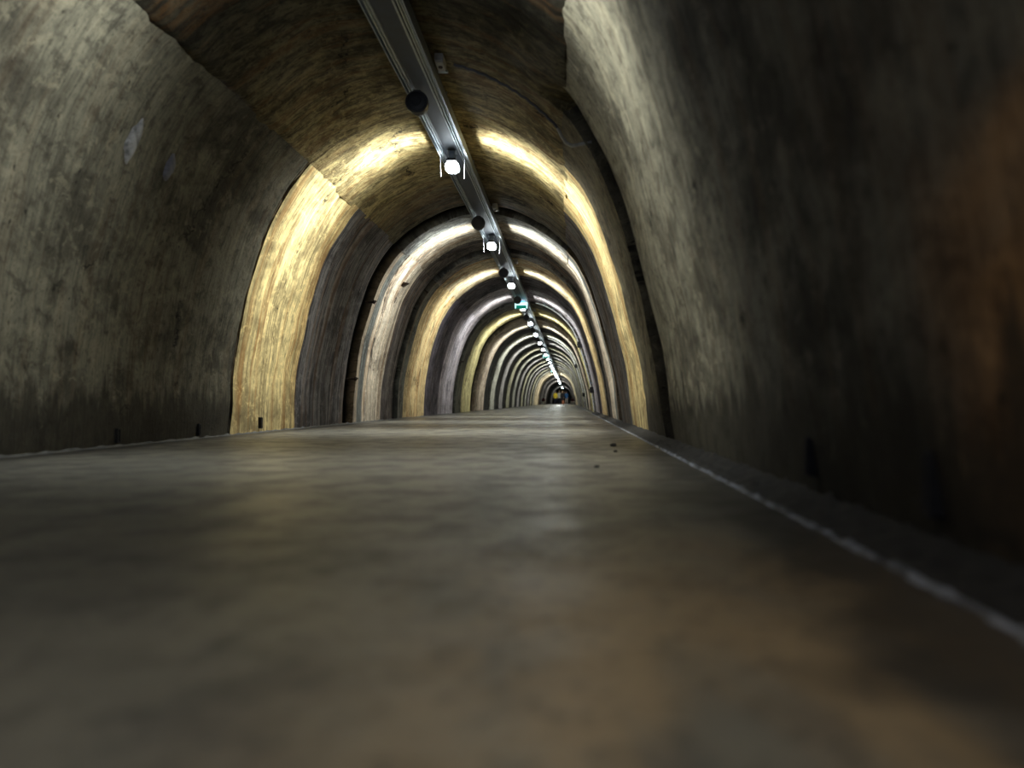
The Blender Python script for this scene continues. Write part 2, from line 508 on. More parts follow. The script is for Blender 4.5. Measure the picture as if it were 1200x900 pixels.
# ------------------------------------------------------------------ floor
def floor_mesh():
    xs = [-11.2 + 14.2 * i / 64 for i in range(65)]
    ys = []; d = -14.0
    while d < 440:
        ys.append(d); d += 0.3 if d < 20 else (0.8 if d < 60 else 5.0)
    ys.append(440)
    verts = []
    for d in ys:
        for x in xs:
            z = 0.012 * fbm(x * 0.5, d * 0.5, 0.0) + 0.006 * fbm(x * 2.0, d * 2.0, 4.0)
            if x > 1.9: z += (x - 1.9) * 0.06
            verts.append((x * H, d * H, z * H))
    W = len(xs)
    faces = [(i * W + j, i * W + j + 1, (i + 1) * W + j + 1, (i + 1) * W + j) for i in range(len(ys) - 1) for j in range(W - 1)]
    me = bpy.data.meshes.new('floor'); me.from_pydata(verts, [], faces); me.materials.append(M_FLOOR)
    for p in me.polygons: p.use_smooth = True
    o = bpy.data.objects.new('floor', me); COL.objects.link(o)
    return o
tag(floor_mesh(), 'smooth worn grey tunnel floor with a tan patch', 'floor', kind='structure')

def ridge(name, x0, amp, w, h, d0, d1, mat, seed):
    bm = bmesh.new(); prev = None
    d = d0
    while d < d1:
        st = 0.10 if d < 12 else (0.22 if d < 40 else 1.0)
        cx = x0 + amp * fbm(d * 0.9, seed, 0.0) + amp * 0.6 * fbm(d * 3.1, seed, 1.0)
        ww = w * max(0.25, 0.8 + 1.3 * fbm(d * 2.3, seed, 2.0))
        hh = h * max(0.15, 0.6 + 1.4 * fbm(d * 2.9, seed, 3.0))
        ring = []
        for kx, kz in ((-1, -0.3), (-0.75, 0.35), (-0.3, 0.9), (0.25, 1.0), (0.7, 0.5), (1, -0.3)):
            ring.append(bm.verts.new(P(cx + kx * ww * 0.5 + 0.02 * fbm(d * 7, kx, seed), d, kz * hh + 0.008)))
        if prev:
            for a in range(5): bm.faces.new((prev[a], prev[a + 1], ring[a + 1], ring[a]))
        prev = ring; d += st
    return obj(name, bm, mat, smooth=True)
tag(ridge('trim_1', 1.945, 0.022, 0.075, 0.035, -3, 230, M_MORTAR, 1.0), 'thin uneven whitish mortar line along the right floor edge', 'floor edge', kind='structure')
tag(ridge('trim_2', -10.14, 0.05, 0.12, 0.05, 6, 60, plain('dull_mortar', (0.09, 0.09, 0.088), 0.85, 0, 0.5, 20), 5.0), 'thin ragged mortar line along the left wall foot', 'floor edge', kind='structure')

# loose dirt against the right wall
bm = bmesh.new(); prev = None
d = -2.0
while d < 60:
    ring = []
    for j in range(9):
        f = j / 8
        x = 1.97 + f * 0.40
        z = 0.02 + 0.10 * f ** 1.5 + (0.06 * abs(fbm(x * 7, d * 6, 1.0)) + 0.05 * abs(fbm(x * 3, d * 2.5, 5.0))) * (0 if j == 0 else 1)
        ring.append(bm.verts.new(P(x, d, z)))
    if prev:
        for a in range(8): bm.faces.new((prev[a], prev[a + 1], ring[a + 1], ring[a]))
    prev = ring; d += 0.09 if d < 16 else 0.5
tag(obj('dirt', bm, M_DIRT, smooth=True), 'dark loose dirt and grit banked along the right wall foot', 'dirt', kind='stuff')

# pebbles on the floor
for i, (px, d, sz, lab) in enumerate(((1.00, 15.4, 0.075, 'dark pebble on the floor nearest the dark wall crevice, largest of three'),
                                 (0.92, 13.6, 0.045, 'small dark pebble on the floor, the middle of three'),
                                 (0.42, 10.4, 0.04, 'flat dark pebble nearest the viewer on the bare floor'))):
    bm = bmesh.new()
    bmesh.ops.create_icosphere(bm, subdivisions=3, radius=1.0)
    for v in bm.verts:
        v.co *= 1 + 0.25 * noise.noise(v.co * 1.7 + Vector((i * 3, 0, 0)))
        v.co = Vector((v.co.x * sz * H, v.co.y * sz * 1.2 * H, (v.co.z * 0.55 + 0.4) * sz * H))
    o = obj('pebble', bm, M_PEBBLE, smooth=True); o.location = P(px, d, 0.0)
    tag(o, lab, 'pebble', 'pebbles on the floor')

# ------------------------------------------------------------------ the cable tray under the crown
TX, TZ = -3.92, 9.35
D0, D1 = -10.0, 425.0
tray = empty('cable_tray', P(TX, 0, TZ), 'long grey steel cable tray running under the crown of the vault', 'cable tray')
def extr(poly):
    bm = bmesh.new(); prev = None; first = None
    ds = [D0]
    while ds[-1] < D1: ds.append(ds[-1] + (6.0 if ds[-1] < 60 else 40.0))
    for d in ds:
        ring = [bm.verts.new((x * H, d * H, z * H)) for x, z in poly]
        if prev:
            n = len(ring)
            for a in range(n): bm.faces.new((prev[a], prev[(a + 1) % n], ring[(a + 1) % n], ring[a]))
        else: first = ring
        prev = ring
    bm.faces.new(first[::-1]); bm.faces.new(prev)
    return bm
obj('panel', extr([(-0.27, 0.03), (-0.22, 0.06), (0.22, 0.06), (0.27, 0.03), (0.27, 0.12), (-0.27, 0.12)]), M_PANEL, tray)
for sgn in (-1, 1):
    obj('side_rail', extr([(sgn * 0.44, -0.02), (sgn * 0.47, -0.02), (sgn * 0.47, 0.30), (sgn * 0.44, 0.30), (sgn * 0.44, 0.12), (sgn * 0.26, 0.12), (sgn * 0.26, 0.08), (sgn * 0.44, 0.08)]), M_STEEL, tray)
for x in (-0.385, -0.305, 0.235, 0.315, 0.395):
    bm = bmesh.new()
    ds = [D0 + 0.01]
    while ds[-1] < D1 - 3: ds.append(ds[-1] + (3.0 if ds[-1] < 60 else 20.0))
    add_tube(bm, [(x * H + 0.0012 * math.sin(dd * 1.7 + x * 30), dd * H, 0.045 * H) for dd in ds], 0.028 * H, 10)
    obj('conduit', bm, M_STEEL, tray, smooth=True)
LD = [-11.4, 0.0, 11.4, 22.9, 34.5, 46.3, 57.6, 68.7, 80.0, 91.4, 102.8, 114.4, 126.0, 137.4, 148.9, 160.3, 171.8, 183.2, 194.7, 206.0, 217.5]
hb = None
for d in [ld + e for ld in LD[1:] for e in (2.3, 8.2)] + [236, 256, 276, 296, 320, 350, 380, 410]:
    bm = bmesh.new()
    for sx in (-0.40, 0.40): add_tube(bm, [P(sx, d, 0.10), P(sx, d, 0.62)], 0.022 * H, 6)
    add_box(bm, P(0, d, 0.33), (0.92 * H, 0.10 * H, 0.04 * H))
    obj('hanger', bm, M_STEEL, tray)

# ------------------------------------------------------------------ lamps
def ordinal(n):
    names = ['first', 'second', 'third', 'fourth', 'fifth', 'sixth', 'seventh', 'eighth', 'ninth', 'tenth', 'eleventh', 'twelfth', 'thirteenth', 'fourteenth', 'fifteenth', 'sixteenth', 'seventeenth', 'eighteenth', 'nineteenth', 'twentieth']
    return names[n]

def light_data(power, col, expo=7.0, base=0.002):
    L = bpy.data.lights.new('lamp_light', 'POINT')
    L.energy = power; L.color = col; L.shadow_soft_size = 0.03
    L.use_nodes = True
    nt = L.node_tree; nt.nodes.clear()
    out = nt.nodes.new('ShaderNodeOutputLight')
    em = nt.nodes.new('ShaderNodeEmission')
    tc = nt.nodes.new('ShaderNodeTexCoord')
    sp = nt.nodes.new('ShaderNodeSeparateXYZ')
    nt.links.new(tc.outputs['Normal'], sp.inputs[0])
    def mth(op, a, b):
        m = nt.nodes.new('ShaderNodeMath'); m.operation = op
        for i, v in enumerate((a, b)):
            if isinstance(v, bpy.types.NodeSocket): nt.links.new(v, m.inputs[i])
            else: m.inputs[i].default_value = v
        return m.outputs[0]
    y2 = mth('MULTIPLY', sp.outputs[1], sp.outputs[1])
    side = mth('POWER', mth('MAXIMUM', mth('SUBTRACT', 1.0, y2), 0.0), expo)
    mr = nt.nodes.new('ShaderNodeMapRange'); mr.interpolation_type = 'SMOOTHSTEP'
    nt.links.new(sp.outputs[2], mr.inputs[0])
    for i, v in enumerate((-0.1, 0.75, 1.0, 0.22)): mr.inputs[1 + i].default_value = v
    mr2 = nt.nodes.new('ShaderNodeMapRange'); mr2.interpolation_type = 'SMOOTHSTEP'
    nt.links.new(sp.outputs[2], mr2.inputs[0])
    for i, v in enumerate((-0.95, -0.3, 0.85, 1.0)): mr2.inputs[1 + i].default_value = v
    s = mth('ADD', mth('MULTIPLY', mth('MULTIPLY', side, mr.outputs[0]), mr2.outputs[0]), base)
    nt.links.new(s, em.inputs['Strength'])
    nt.links.new(em.outputs[0], out.inputs[0])
    return L

def make_lamp():
    root = empty('tunnel_lamp', (0, 0, 0), '', 'lamp', 'lamps along the cable tray')
    bm = bmesh.new()
    add_box(bm, P(0, 0, 0.02), (0.30 * H, 0.34 * H, 0.03 * H), 0.002)
    add_box(bm, P(0, -0.14, -0.14), (0.20 * H, 0.03 * H, 0.30 * H), 0.002)
    add_box(bm, P(0, 0.14, -0.14), (0.20 * H, 0.03 * H, 0.30 * H), 0.002)
    obj('bracket', bm, M_STEEL, root)
    bm = bmesh.new()
    add_box(bm, P(0, 0, -0.30), (0.34 * H, 0.50 * H, 0.07 * H), 0.006)
    for kk in range(5): add_box(bm, P(0, -0.2 + 0.1 * kk, -0.255), (0.26 * H, 0.02 * H, 0.05 * H))
    obj('housing', bm, M_DARKRING, root)
    bm = bmesh.new()
    add_box(bm, P(0, 0, -0.49), (0.46 * H, 0.46 * H, 0.34 * H), 0.155 * H, seg=6)
    obj('lens', bm, M_LENS, root, smooth=True)
    for sx, ln in ((-0.40, 0.72), (0.40, 0.80)):
        bm = bmesh.new()
        add_tube(bm, [P(sx, 0.05, 0.0), P(sx * 1.02, 0.05, -0.2), P(sx * 0.98, 0.06, -ln)], 0.004 * H, 6)
        add_lathe(bm, P(sx * 0.98, 0.06, -ln - 0.05), [(0.002, 0), (0.005, 0.003), (0.005, 0.011), (0.002, 0.014)], 8)
        obj('hanging_wire', bm, M_DKCABLE, root)
    return root
proto = make_lamp()
COLS = {0.0: (1.0, 0.90, 0.72), 11.4: (0.97, 1.0, 0.92)}
PWR = {-11.4: 20, 0.0: 135, 11.4: 195, 22.9: 480, 34.5: 420, 46.3: 420, 206.0: 320, 217.5: 450}
for i, d in enumerate(LD):
    o = proto if i == 0 else copy_tree(proto)
    o.location = P(TX, d, TZ)
    if i > 4:
        for ch in [c_ for c_ in o.children if c_.name.startswith('hanging_wire')]: bpy.data.objects.remove(ch)
    if i == 0: lab = 'lamp under the tray farthest behind the viewer'
    elif i == 1: lab = 'lamp under the tray straight above the viewer'
    elif i == 2: lab = 'lamp under the tray just above the top of the view'
    elif i == 3: lab = 'largest glowing lamp, with two wires hanging, under the steel cable tray'
    elif i == len(LD) - 1: lab = 'last and farthest glowing lamp in the row under the tray'
    else: lab = 'glowing lamp, %s along the tray counted from the largest one' % ordinal(i - 3)
    o['label'] = lab
    lo = bpy.data.objects.new('bulb', light_data(PWR.get(d, 330 if d < 100 else 210), COLS.get(d, (0.97, 1.0, 0.93)), 7.0, 0.25 if d > 210 else 0.002))
    COL.objects.link(lo); lo.parent = o; lo.location = P(0, 0, -0.50)

# round black fittings
def add_drum(bm, prof, n=32):
    """lathe about the tunnel's axis; prof = (radius, distance along the axis), in units"""
    rings = [[bm.verts.new((r * H * math.cos(2 * PI * k / n), y * H, r * H * math.sin(2 * PI * k / n))) for k in range(n)] for r, y in prof]
    for i in range(len(rings) - 1):
        for k in range(n):
            bm.faces.new((rings[i][k], rings[i][(k + 1) % n], rings[i + 1][(k + 1) % n], rings[i + 1][k]))
    bm.faces.new(rings[0][::-1]); bm.faces.new(rings[-1])

def make_disc():
    root = empty('drum_fitting', (0, 0, 0), '', 'ceiling fitting', 'round black fittings under the tray')
    bm = bmesh.new()
    add_drum(bm, [(0.20, 0.20), (0.26, 0.17), (0.285, 0.08), (0.285, -0.12), (0.27, -0.14)])
    obj('body', bm, M_BLACK, root)
    bm = bmesh.new()
    add_drum(bm, [(0.282, -0.08), (0.305, -0.09), (0.305, -0.14), (0.285, -0.165), (0.26, -0.165), (0.25, -0.14)])
    obj('rim', bm, M_DARKRING, root)
    bm = bmesh.new()
    add_drum(bm, [(0.25, -0.13), (0.24, -0.155), (0.12, -0.165), (0.10, -0.155)])
    obj('face_plate', bm, M_BLACK, root)
    bm = bmesh.new()
    add_box(bm, P(0, 0.0, 0.325), (0.20 * H, 0.16 * H, 0.03 * H), 0.002)
    add_box(bm, P(0, 0.0, 0.29), (0.06 * H, 0.08 * H, 0.06 * H), 0.002)
    obj('bracket', bm, M_DARKRING, root)
    return root
dproto = make_disc()
for i in range(14):
    d = 18.0 if i == 0 else LD[3 + i] - 4.2
    o = dproto if i == 0 else copy_tree(dproto)
    o.location = P(-4.06, d + 0.3, TZ - 0.36)
    o['label'] = 'largest round black fitting under the cable tray, before the largest lamp' if i == 0 else 'round black fitting just this side of the %s lamp beyond the largest one' % ordinal(i - 1)

# grey junction boxes at the tray's right edge
def make_jbox():
    root = empty('junction_box', (0, 0, 0), '', 'junction box', 'grey boxes at the right edge of the tray')
    bm = bmesh.new(); add_box(bm, P(0, 0, 0.05), (0.22 * H, 0.52 * H, 0.20 * H), 0.006)
    obj('body', bm, M_BOX, root)
    bm = bmesh.new(); add_box(bm, P(0, 0, -0.065), (0.20 * H, 0.48 * H, 0.04 * H), 0.005)
    lid = obj('lid', bm, M_BOX, root)
    bm = bmesh.new(); add_lathe(bm, P(0, 0.0, -0.11), [(0.05 * H, 0), (0.06 * H, 0.02 * H), (0.06 * H, 0.035 * H)], 12)
    obj('knockout', bm, M_RUST, lid)
    bm = bmesh.new(); add_box(bm, P(-0.02, 0.46, 0.02), (0.26 * H, 0.10 * H, 0.05 * H), 0.003)
    add_box(bm, P(-0.02, 0.36, 0.08), (0.10 * H, 0.26 * H, 0.03 * H), 0.002)
    obj('bracket', bm, M_STEEL, root)
    return root
jproto = make_jbox()
for i, d in enumerate((17.3, 30.2, 41.8, 53.2, 64.3)):
    o = jproto if i == 0 else copy_tree(jproto)
    o.location = P(TX + 0.66, d, TZ + 0.22)
    o['label'] = 'largest grey junction box at the right edge of the cable tray' if i == 0 else 'grey junction box at the tray edge, %s one beyond the largest' % ordinal(i - 1)

# ------------------------------------------------------------------ lit exit signs
def make_sign():
    root = empty('exit_sign', (0, 0, 0), '', 'sign', 'lit signs under the tray')
    bm = bmesh.new()
    add_box(bm, P(0, 0.09, -0.31), (1.06 * H, 0.14 * H, 0.58 * H), 0.004)
    obj('housing', bm, plain('sign_housing', (0.12, 0.2, 0.22), 0.4), root)
    bm = bmesh.new(); add_box(bm, P(0, 0.01, -0.16), (1.04 * H, 0.03 * H, 0.27 * H), 0.002)
    for sx in (-1, 1): add_box(bm, P(sx * 0.47, 0.01, -0.42), (0.10 * H, 0.03 * H, 0.26 * H), 0.002)
    obj('white_panel', bm, M_SIGNW, root)
    bm = bmesh.new(); add_box(bm, P(0, 0.005, -0.43), (0.82 * H, 0.03 * H, 0.26 * H), 0.002)
    obj('green_panel', bm, M_SIGNG, root)
    bm = bmesh.new(); add_box(bm, P(0.12, 0.06, 0.02), (0.34 * H, 0.10 * H, 0.10 * H), 0.003)
    obj('blue_glow', bm, M_SIGNB, root)  # added glow: lit bracket made emissive to throw blue on the tray
    return root
sproto = make_sign()
for i, (x, d, z, lab) in enumerate(((-3.95, 56.2, TZ - 0.10, 'largest lit green and white sign hanging under the tray'),
                                   (-4.05, 119.5, TZ - 0.10, 'small cyan lit sign under the tray, the middle one of three'),
                                   (-4.25, 178.0, TZ - 0.12, 'smallest and farthest cyan lit sign beside the distant lamps'))):
    o = sproto if i == 0 else copy_tree(sproto)
    o.location = P(x, d, z); o['label'] = lab

# ------------------------------------------------------------------ conduits and boxes on the right of the vault
def arc_pts(d, sA, sB, inset, n=60, wob=0.0):
    out = []
    for i in range(n + 1):
        s = sA + (sB - sA) * i / n
        p, nn = at_s(s)
        ins = inset + wob * math.sin(i * 1.3)
        out.append(P(p.x - nn.x * ins, d + wob * 0.6 * math.sin(i * 0.7), p.y - nn.y * ins))
    return out
c0 = tag(empty('cable', P(-3, 17.35, 9.5), 'dark cable arching over the vault from the largest junction box to the wall crevice', 'cable'),)
base = c0.location.copy()
pts = arc_pts(17.35, S_CROWN + 1.2, S_R - 0.25, 0.26, 50, 0.01)
bm = bmesh.new(); add_tube(bm, [p - base for p in pts], 0.035 * H, 8); obj('cable_run', bm, M_DKCABLE, c0, smooth=True)
e = pts[-1]
tail = [e, e + P(0.10, -0.05, -0.22), e + P(0.20, -0.10, -0.40), e + P(0.36, -0.15, -0.50), e + P(0.55, -0.25, -0.50), e + P(0.85, -0.35, -0.48)]
tail = [Vector(v) for v in tail]
bm = bmesh.new(); add_tube(bm, [v - base for v in tail], 0.045 * H, 10); tag(obj('conduit_end', bm, M_BOX, c0, smooth=True), 'pale conduit end curling into the crevice')

def conduit(name, d, sA, sB, lab, boxes):
    root = empty(name, P(-3, d, 9), lab, 'conduit', 'bright conduits on the right of the vault')
    b = root.location.copy()
    bm = bmesh.new(); add_tube(bm, [p - b for p in arc_pts(d, sA, sB, 0.20, 70)], 0.065 * H, 8)
    obj('pipe', bm, M_CONDUIT, root, smooth=True)
    n = 14
    for i in range(1, n):
        s = sA + (sB - sA) * i / n
        p, nn = at_s(s)
        bm = bmesh.new()
        c = P(p.x - nn.x * 0.10, d, p.y - nn.y * 0.10) - b
        add_box(bm, c, (0.10 * H, 0.20 * H, 0.26 * H), 0.003, Matrix.Rotation(-math.atan2(nn.x, nn.y), 3, 'Y'))
        obj('clip', bm, M_STEEL, root)
    for z, lb in boxes:
        x, zz, s = on_wall(z, True, 0.17)
        t = empty('switch_box', P(x, d, zz), lb, 'switch box', 'dark boxes on the conduits')
        bm = bmesh.new(); add_box(bm, (0, -0.03, 0), (0.34 * H, 0.30 * H, 0.52 * H), 0.008); obj('body', bm, M_BLACK, t)
        bm = bmesh.new(); add_box(bm, (-0.19 * H, -0.03, 0), (0.05 * H, 0.24 * H, 0.44 * H), 0.005); lid = obj('lid', bm, M_DARKRING, t)
        bm = bmesh.new(); add_tube(bm, [(-0.21 * H, -0.03, 0), (-0.26 * H, -0.03, 0)], 0.05 * H, 10); obj('knob', bm, M_BLACK, lid)
conduit('wall_conduit', 59.4, S_CROWN + 1.2, SMAX - 0.5, 'bright steel conduit arching down the right side behind the largest sign',
        ((6.05, 'dark box high on the right wall, on the conduit behind the largest sign'), (2.05, 'dark box low on the right wall, on the conduit behind the largest sign')))
conduit('wall_conduit', 92.6, S_CROWN + 1.2, SMAX - 1.4, 'farther, smaller bright conduit arching down the right side',
        ((5.9, 'small dark box high on the farther conduit'), (2.0, 'small dark box low on the farther conduit')))

# ------------------------------------------------------------------ small things on the left wall
def peg(d, z, lab):
    x, zz, s = on_wall(z, False, 0.0)
    root = empty('wall_peg', P(x, d, zz), lab, 'peg', 'iron pegs in the dark gap')
    bm = bmesh.new()
    add_tube(bm, [P(-0.30, 0.0, 0), P(0.16, -0.02, 0.0), P(0.22, -0.10, 0.02)], 0.05 * H, 8)
    obj('rod', bm, M_RUST, root)
    bm = bmesh.new(); add_box(bm, P(0.12, 0.0, 0), (0.06 * H, 0.20 * H, 0.18 * H), 0.004)
    obj('plate', bm, M_RUST, root)
peg(32.2, 2.05, 'dark iron peg low on the pale ring edge at left')
peg(32.3, 5.75, 'dark iron peg higher on the pale ring edge at left')
peg(61.4, 4.6, 'small dark peg on a farther ring edge at left')
x, z, s = on_wall(7.15, False, 0.0)
bm = bmesh.new()
for (a, b) in ((0, 0),):
    v = [bm.verts.new(P(*q)) for q in ((-0.10, 0.0, 0.14), (-0.05, 0.0, -0.12), (0.34, -0.1, 0.02), (-0.10, 0.42, 0.16), (-0.05, 0.42, -0.14), (0.30, 0.42, 0.06))]
    for f in ((0, 1, 2), (5, 4, 3), (0, 3, 4, 1), (1, 4, 5, 2), (2, 5, 3, 0)): bm.faces.new([v[i] for i in f])
bmesh.ops.bevel(bm, geom=list(bm.edges), offset=0.004, segments=1, affect='EDGES')
o = obj('iron_wedge', bm, M_RUST); o.location = P(x, 35.6, z)
tag(o, 'dark triangular wedge jutting from the pale ring at left', 'wedge')

def wall_patch(name, d, z, ld, ls, mat, lab, cat):
    """a thin irregular lens of mortar lying on the left wall"""
    x, zz, s0 = on_wall(z, False, 0.0)
    bm = bmesh.new()
    cen = None; rings = []
    for ri in range(5):
        f = ri / 4
        ring = []
        for kq in range(24):
            a = 2 * PI * kq / 24
            r = f * (1 + 0.22 * fbm(math.cos(a) * 1.5, math.sin(a) * 1.5, d))
            s = s0 + math.sin(a) * r * ls; dd = d + math.cos(a) * r * ld
            p, nn = at_s(s)
            inset = 0.10 * (1 - f ** 3) - 0.02 - (0.09 * fbm(s * 0.30, dd * 0.28, 3.0) + 0.022 * fbm(s * 0.35, dd * 3.0, 7.0))
            ring.append((P(p.x - nn.x * inset, dd, p.y - nn.y * inset)))
        rings.append(ring)
    c = rings[0][0].copy()
    rv = [[bm.verts.new(p - c) for p in ring] for ring in rings[1:]]
    cv = bm.verts.new((0, 0, 0))
    for kq in range(24):
        bm.faces.new((cv, rv[0][kq], rv[0][(kq + 1) % 24]))
        for i in range(3): bm.faces.new((rv[i][kq], rv[i + 1][kq], rv[i + 1][(kq + 1) % 24], rv[i][(kq + 1) % 24]))
    o = obj(name, bm, mat, smooth=True); o.location = c
    return tag(o, lab, cat)
wall_patch('mortar_patch', 14.2, 6.45, 0.20, 0.50, M_PATCH, 'pale grey mortar patch high on the near left wall', 'patch')
wall_patch('mortar_patch', 15.6, 6.35, 0.16, 0.36, plain('dark_mortar', (0.13, 0.13, 0.16), 0.8), 'darker grey mortar patch right of the pale one on the left wall', 'patch')

# anchor holes sleeves and weep drains
def drain(d, z, right, hh, ww, lab):
    x, zz, s = on_wall(z, right, 0.0)
    p, nn = at_s(s)
    root = empty('weep_drain', P(x, d, zz), lab, 'drain', 'dark drain slots at the foot of the walls')
    R = Matrix.Rotation(math.atan2(p.x - at_s(s + 0.3)[0].x, at_s(s + 0.3)[0].y - p.y) * (-1), 3, 'Y')
    sg = -1 if right else 1
    bm = bmesh.new()
    for a in (-1, 1): add_box(bm, P(sg * 0.02, a * ww * 0.5, 0), (0.16 * H, 0.03 * H, hh * H), 0.002)
    for a in (-1, 1): add_box(bm, P(sg * 0.02, 0, a * hh * 0.5), (0.16 * H, ww * H, 0.03 * H), 0.002)
    obj('rim', bm, M_DIRT, root)
    bm = bmesh.new(); add_box(bm, P(sg * 0.0, 0, 0), (0.12 * H, ww * 0.95 * H, hh * 0.97 * H), 0.001)
    obj('slot', bm, M_BLACK, root)
drain(6.55, 0.50, True, 0.34, 0.05, 'dark upright drain slot in the right wall, farther of two')
drain(4.35, 0.50, True, 0.40, 0.07, 'wider dark drain slot in the right wall, nearer the viewer')
drain(22.7, 0.30, False, 0.34, 0.07, 'small dark drain slot at the foot of the bright cream wall')
drain(18.9, 0.26, False, 0.30, 0.07, 'small dark drain slot at the left wall foot, before the cream wall')
drain(15.5, 0.26, False, 0.30, 0.08, 'dark drain slot in the stained left wall foot, nearest the viewer')

# ------------------------------------------------------------------ people far down the tunnel
def skin_mesh(name, pts, edges, radii, sub=2, root=0):
    me = bpy.data.meshes.new(name + '_cage')
    me.from_pydata([Vector(p) for p in pts], edges, [])
    o = bpy.data.objects.new(name + '_cage', me); COL.objects.link(o)
    m = o.modifiers.new('skin', 'SKIN'); m.use_smooth_shade = True
    sd = o.modifiers.new('sub', 'SUBSURF'); sd.levels = sub; sd.render_levels = sub
    for i, r in enumerate(radii):
        sv = me.skin_vertices[0].data[i]
        sv.radius = (r, r) if not isinstance(r, tuple) else r
        sv.use_root = (i == root)
    dg = bpy.context.evaluated_depsgraph_get()
    ev = o.evaluated_get(dg)
    out = bpy.data.meshes.new_from_object(ev)
    bpy.data.objects.remove(o)
    bpy.data.meshes.remove(me)
    out.name = name
    for p in out.polygons: p.use_smooth = True
    return out

SKIN = plain('skin', (0.50, 0.33, 0.25), 0.55, 0, 0.08, 20)
def person(x, d, face, label, top, legs, hair, sc=1.0, stride=0.10, armf=0.08, long_hair=False, bare=False):
    root = empty('person', (x * H, d * H, 0.004), label, 'person', 'people far down the tunnel', face)
    root.scale = (sc, sc, sc)
    pts = []; ed = []; rad = []
    def add(p, r, par=None):
        pts.append(p); rad.append(r)
        if par is not None: ed.append((par, len(pts) - 1))
        return len(pts) - 1
    pel = add((0, 0, 0.95), (0.155, 0.11))
    wst = add((0, 0, 1.10), (0.13, 0.10), pel)
    chs = add((0, 0.01, 1.30), (0.165, 0.115), wst)
    shc = add((0, 0.0, 1.42), (0.12, 0.085), chs)
    nek = add((0, 0.0, 1.50), 0.056, shc)
    hd0 = add((0, -0.015, 1.57), (0.068, 0.078), nek)
    hd1 = add((0, -0.02, 1.645), (0.076, 0.094), hd0)
    hd2 = add((0, -0.012, 1.705), (0.058, 0.072), hd1)
    arms = {}
    for s in (-1, 1):
        sh = add((s * 0.17, 0, 1.395), 0.058, shc)
        el = add((s * 0.235, 0.03, 1.12), 0.043, sh)
        wr_ = add((s * 0.245, -0.03 - armf * (s > 0), 0.89), 0.030, el)
        pl = add((s * 0.243, -0.05 - armf * (s > 0), 0.82), (0.018, 0.036), wr_)
        for fi, (fy, ln) in enumerate(((-0.03, 0.070), (-0.010, 0.080), (0.010, 0.075), (0.028, 0.058))):
            f1 = add((s * 0.241, pts[pl][1] + fy, 0.775), 0.0095, pl)
            f2 = add((s * 0.234, pts[pl][1] + fy, 0.775 - ln * 0.55), 0.0088, f1)
            add((s * 0.224, pts[pl][1] + fy, 0.775 - ln), 0.008, f2)
        t1 = add((s * 0.232, pts[pl][1] - 0.045, 0.83), 0.0105, pl)
        add((s * 0.222, pts[pl][1] - 0.062, 0.785), 0.009, t1)
        hp = add((s * 0.095, 0, 0.88), 0.092, pel)
        kn = add((s * 0.105, -0.02 + s * stride * 0.5, 0.49), 0.058, hp)
        an = add((s * 0.11, s * stride + 0.02, 0.085), 0.038, kn)
        hl = add((s * 0.11, s * stride + 0.03, 0.04), 0.036, an)
        add((s * 0.125, s * stride - 0.15, 0.032), (0.040, 0.026), hl)
    body = obj('body', skin_mesh('body', pts, ed, rad), SKIN, root, smooth=True)
    # face: nose, ears, lips, eyes as one small part each side
    bm = bmesh.new()
    for sx in (-1, 1):
        r = bmesh.ops.create_uvsphere(bm, u_segments=10, v_segments=8, radius=0.008)
        bmesh.ops.translate(bm, vec=(sx * 0.030, -0.103, 1.645), verts=r['verts'])
    obj('eyes', bm, M_BLACK, body)
    bm = bmesh.new()
    r = bmesh.ops.create_cone(bm, cap_ends=True, segments=10, radius1=0.017, radius2=0.006, depth=0.05)
    bmesh.ops.rotate(bm, cent=(0, 0, 0), matrix=Matrix.Rotation(math.radians(-25), 3, 'X'), verts=r['verts'])
    bmesh.ops.translate(bm, vec=(0, -0.112, 1.618), verts=r['verts'])
    obj('nose', bm, SKIN, body, smooth=True)
    # jacket / shirt
    q = []; e2 = []; rr = []
    def a2(p, r, par=None):
        q.append(p); rr.append(r)
        if par is not None: e2.append((par, len(q) - 1))
        return len(q) - 1
    jm = a2((0, 0, 0.95), (0.182, 0.138)); jh = a2((0, 0, 0.82), (0.188, 0.142), jm); j0 = jm; j1 = a2((0, 0, 1.10), (0.158, 0.125), j0); j2 = a2((0, 0.01, 1.30), (0.188, 0.138), j1); j3 = a2((0, 0, 1.44), (0.125, 0.092), j2)
    for s in (-1, 1):
        b0 = a2((s * 0.18, 0, 1.40), 0.075, j3); b1 = a2((s * 0.238, 0.03, 1.12), 0.060, b0); a2((s * 0.246, -0.025 - armf * (s > 0), 0.90), 0.047, b1)
    obj('jacket', skin_mesh('jacket', q, e2, rr), top, root, smooth=True)
    q.clear(); e2.clear(); rr.clear()
    p0 = a2((0, 0, 0.99), (0.168, 0.125)); pw = a2((0, 0, 1.08), (0.15, 0.118), p0)
    for s in (-1, 1):
        b0 = a2((s * 0.098, 0, 0.86), 0.108, p0); b1 = a2((s * 0.106, -0.02 + s * stride * 0.5, 0.49), 0.075, b0)
        if not bare: a2((s * 0.11, s * stride + 0.02, 0.10), 0.058, b1)
    obj('trousers' if not bare else 'shorts', skin_mesh('trousers', q, e2, rr), legs, root, smooth=True)
    for s in (-1, 1):
        q.clear(); e2.clear(); rr.clear()
        b0 = a2((s * 0.11, s * stride + 0.05, 0.052), (0.052, 0.060)); b1 = a2((s * 0.118, s * stride - 0.06, 0.048), (0.054, 0.050), b0); a2((s * 0.125, s * stride - 0.19, 0.036), (0.048, 0.036), b1)
        obj('shoe', skin_mesh('shoe', q, e2, rr), M_BLACK, root, smooth=True)
    q.clear(); e2.clear(); rr.clear()
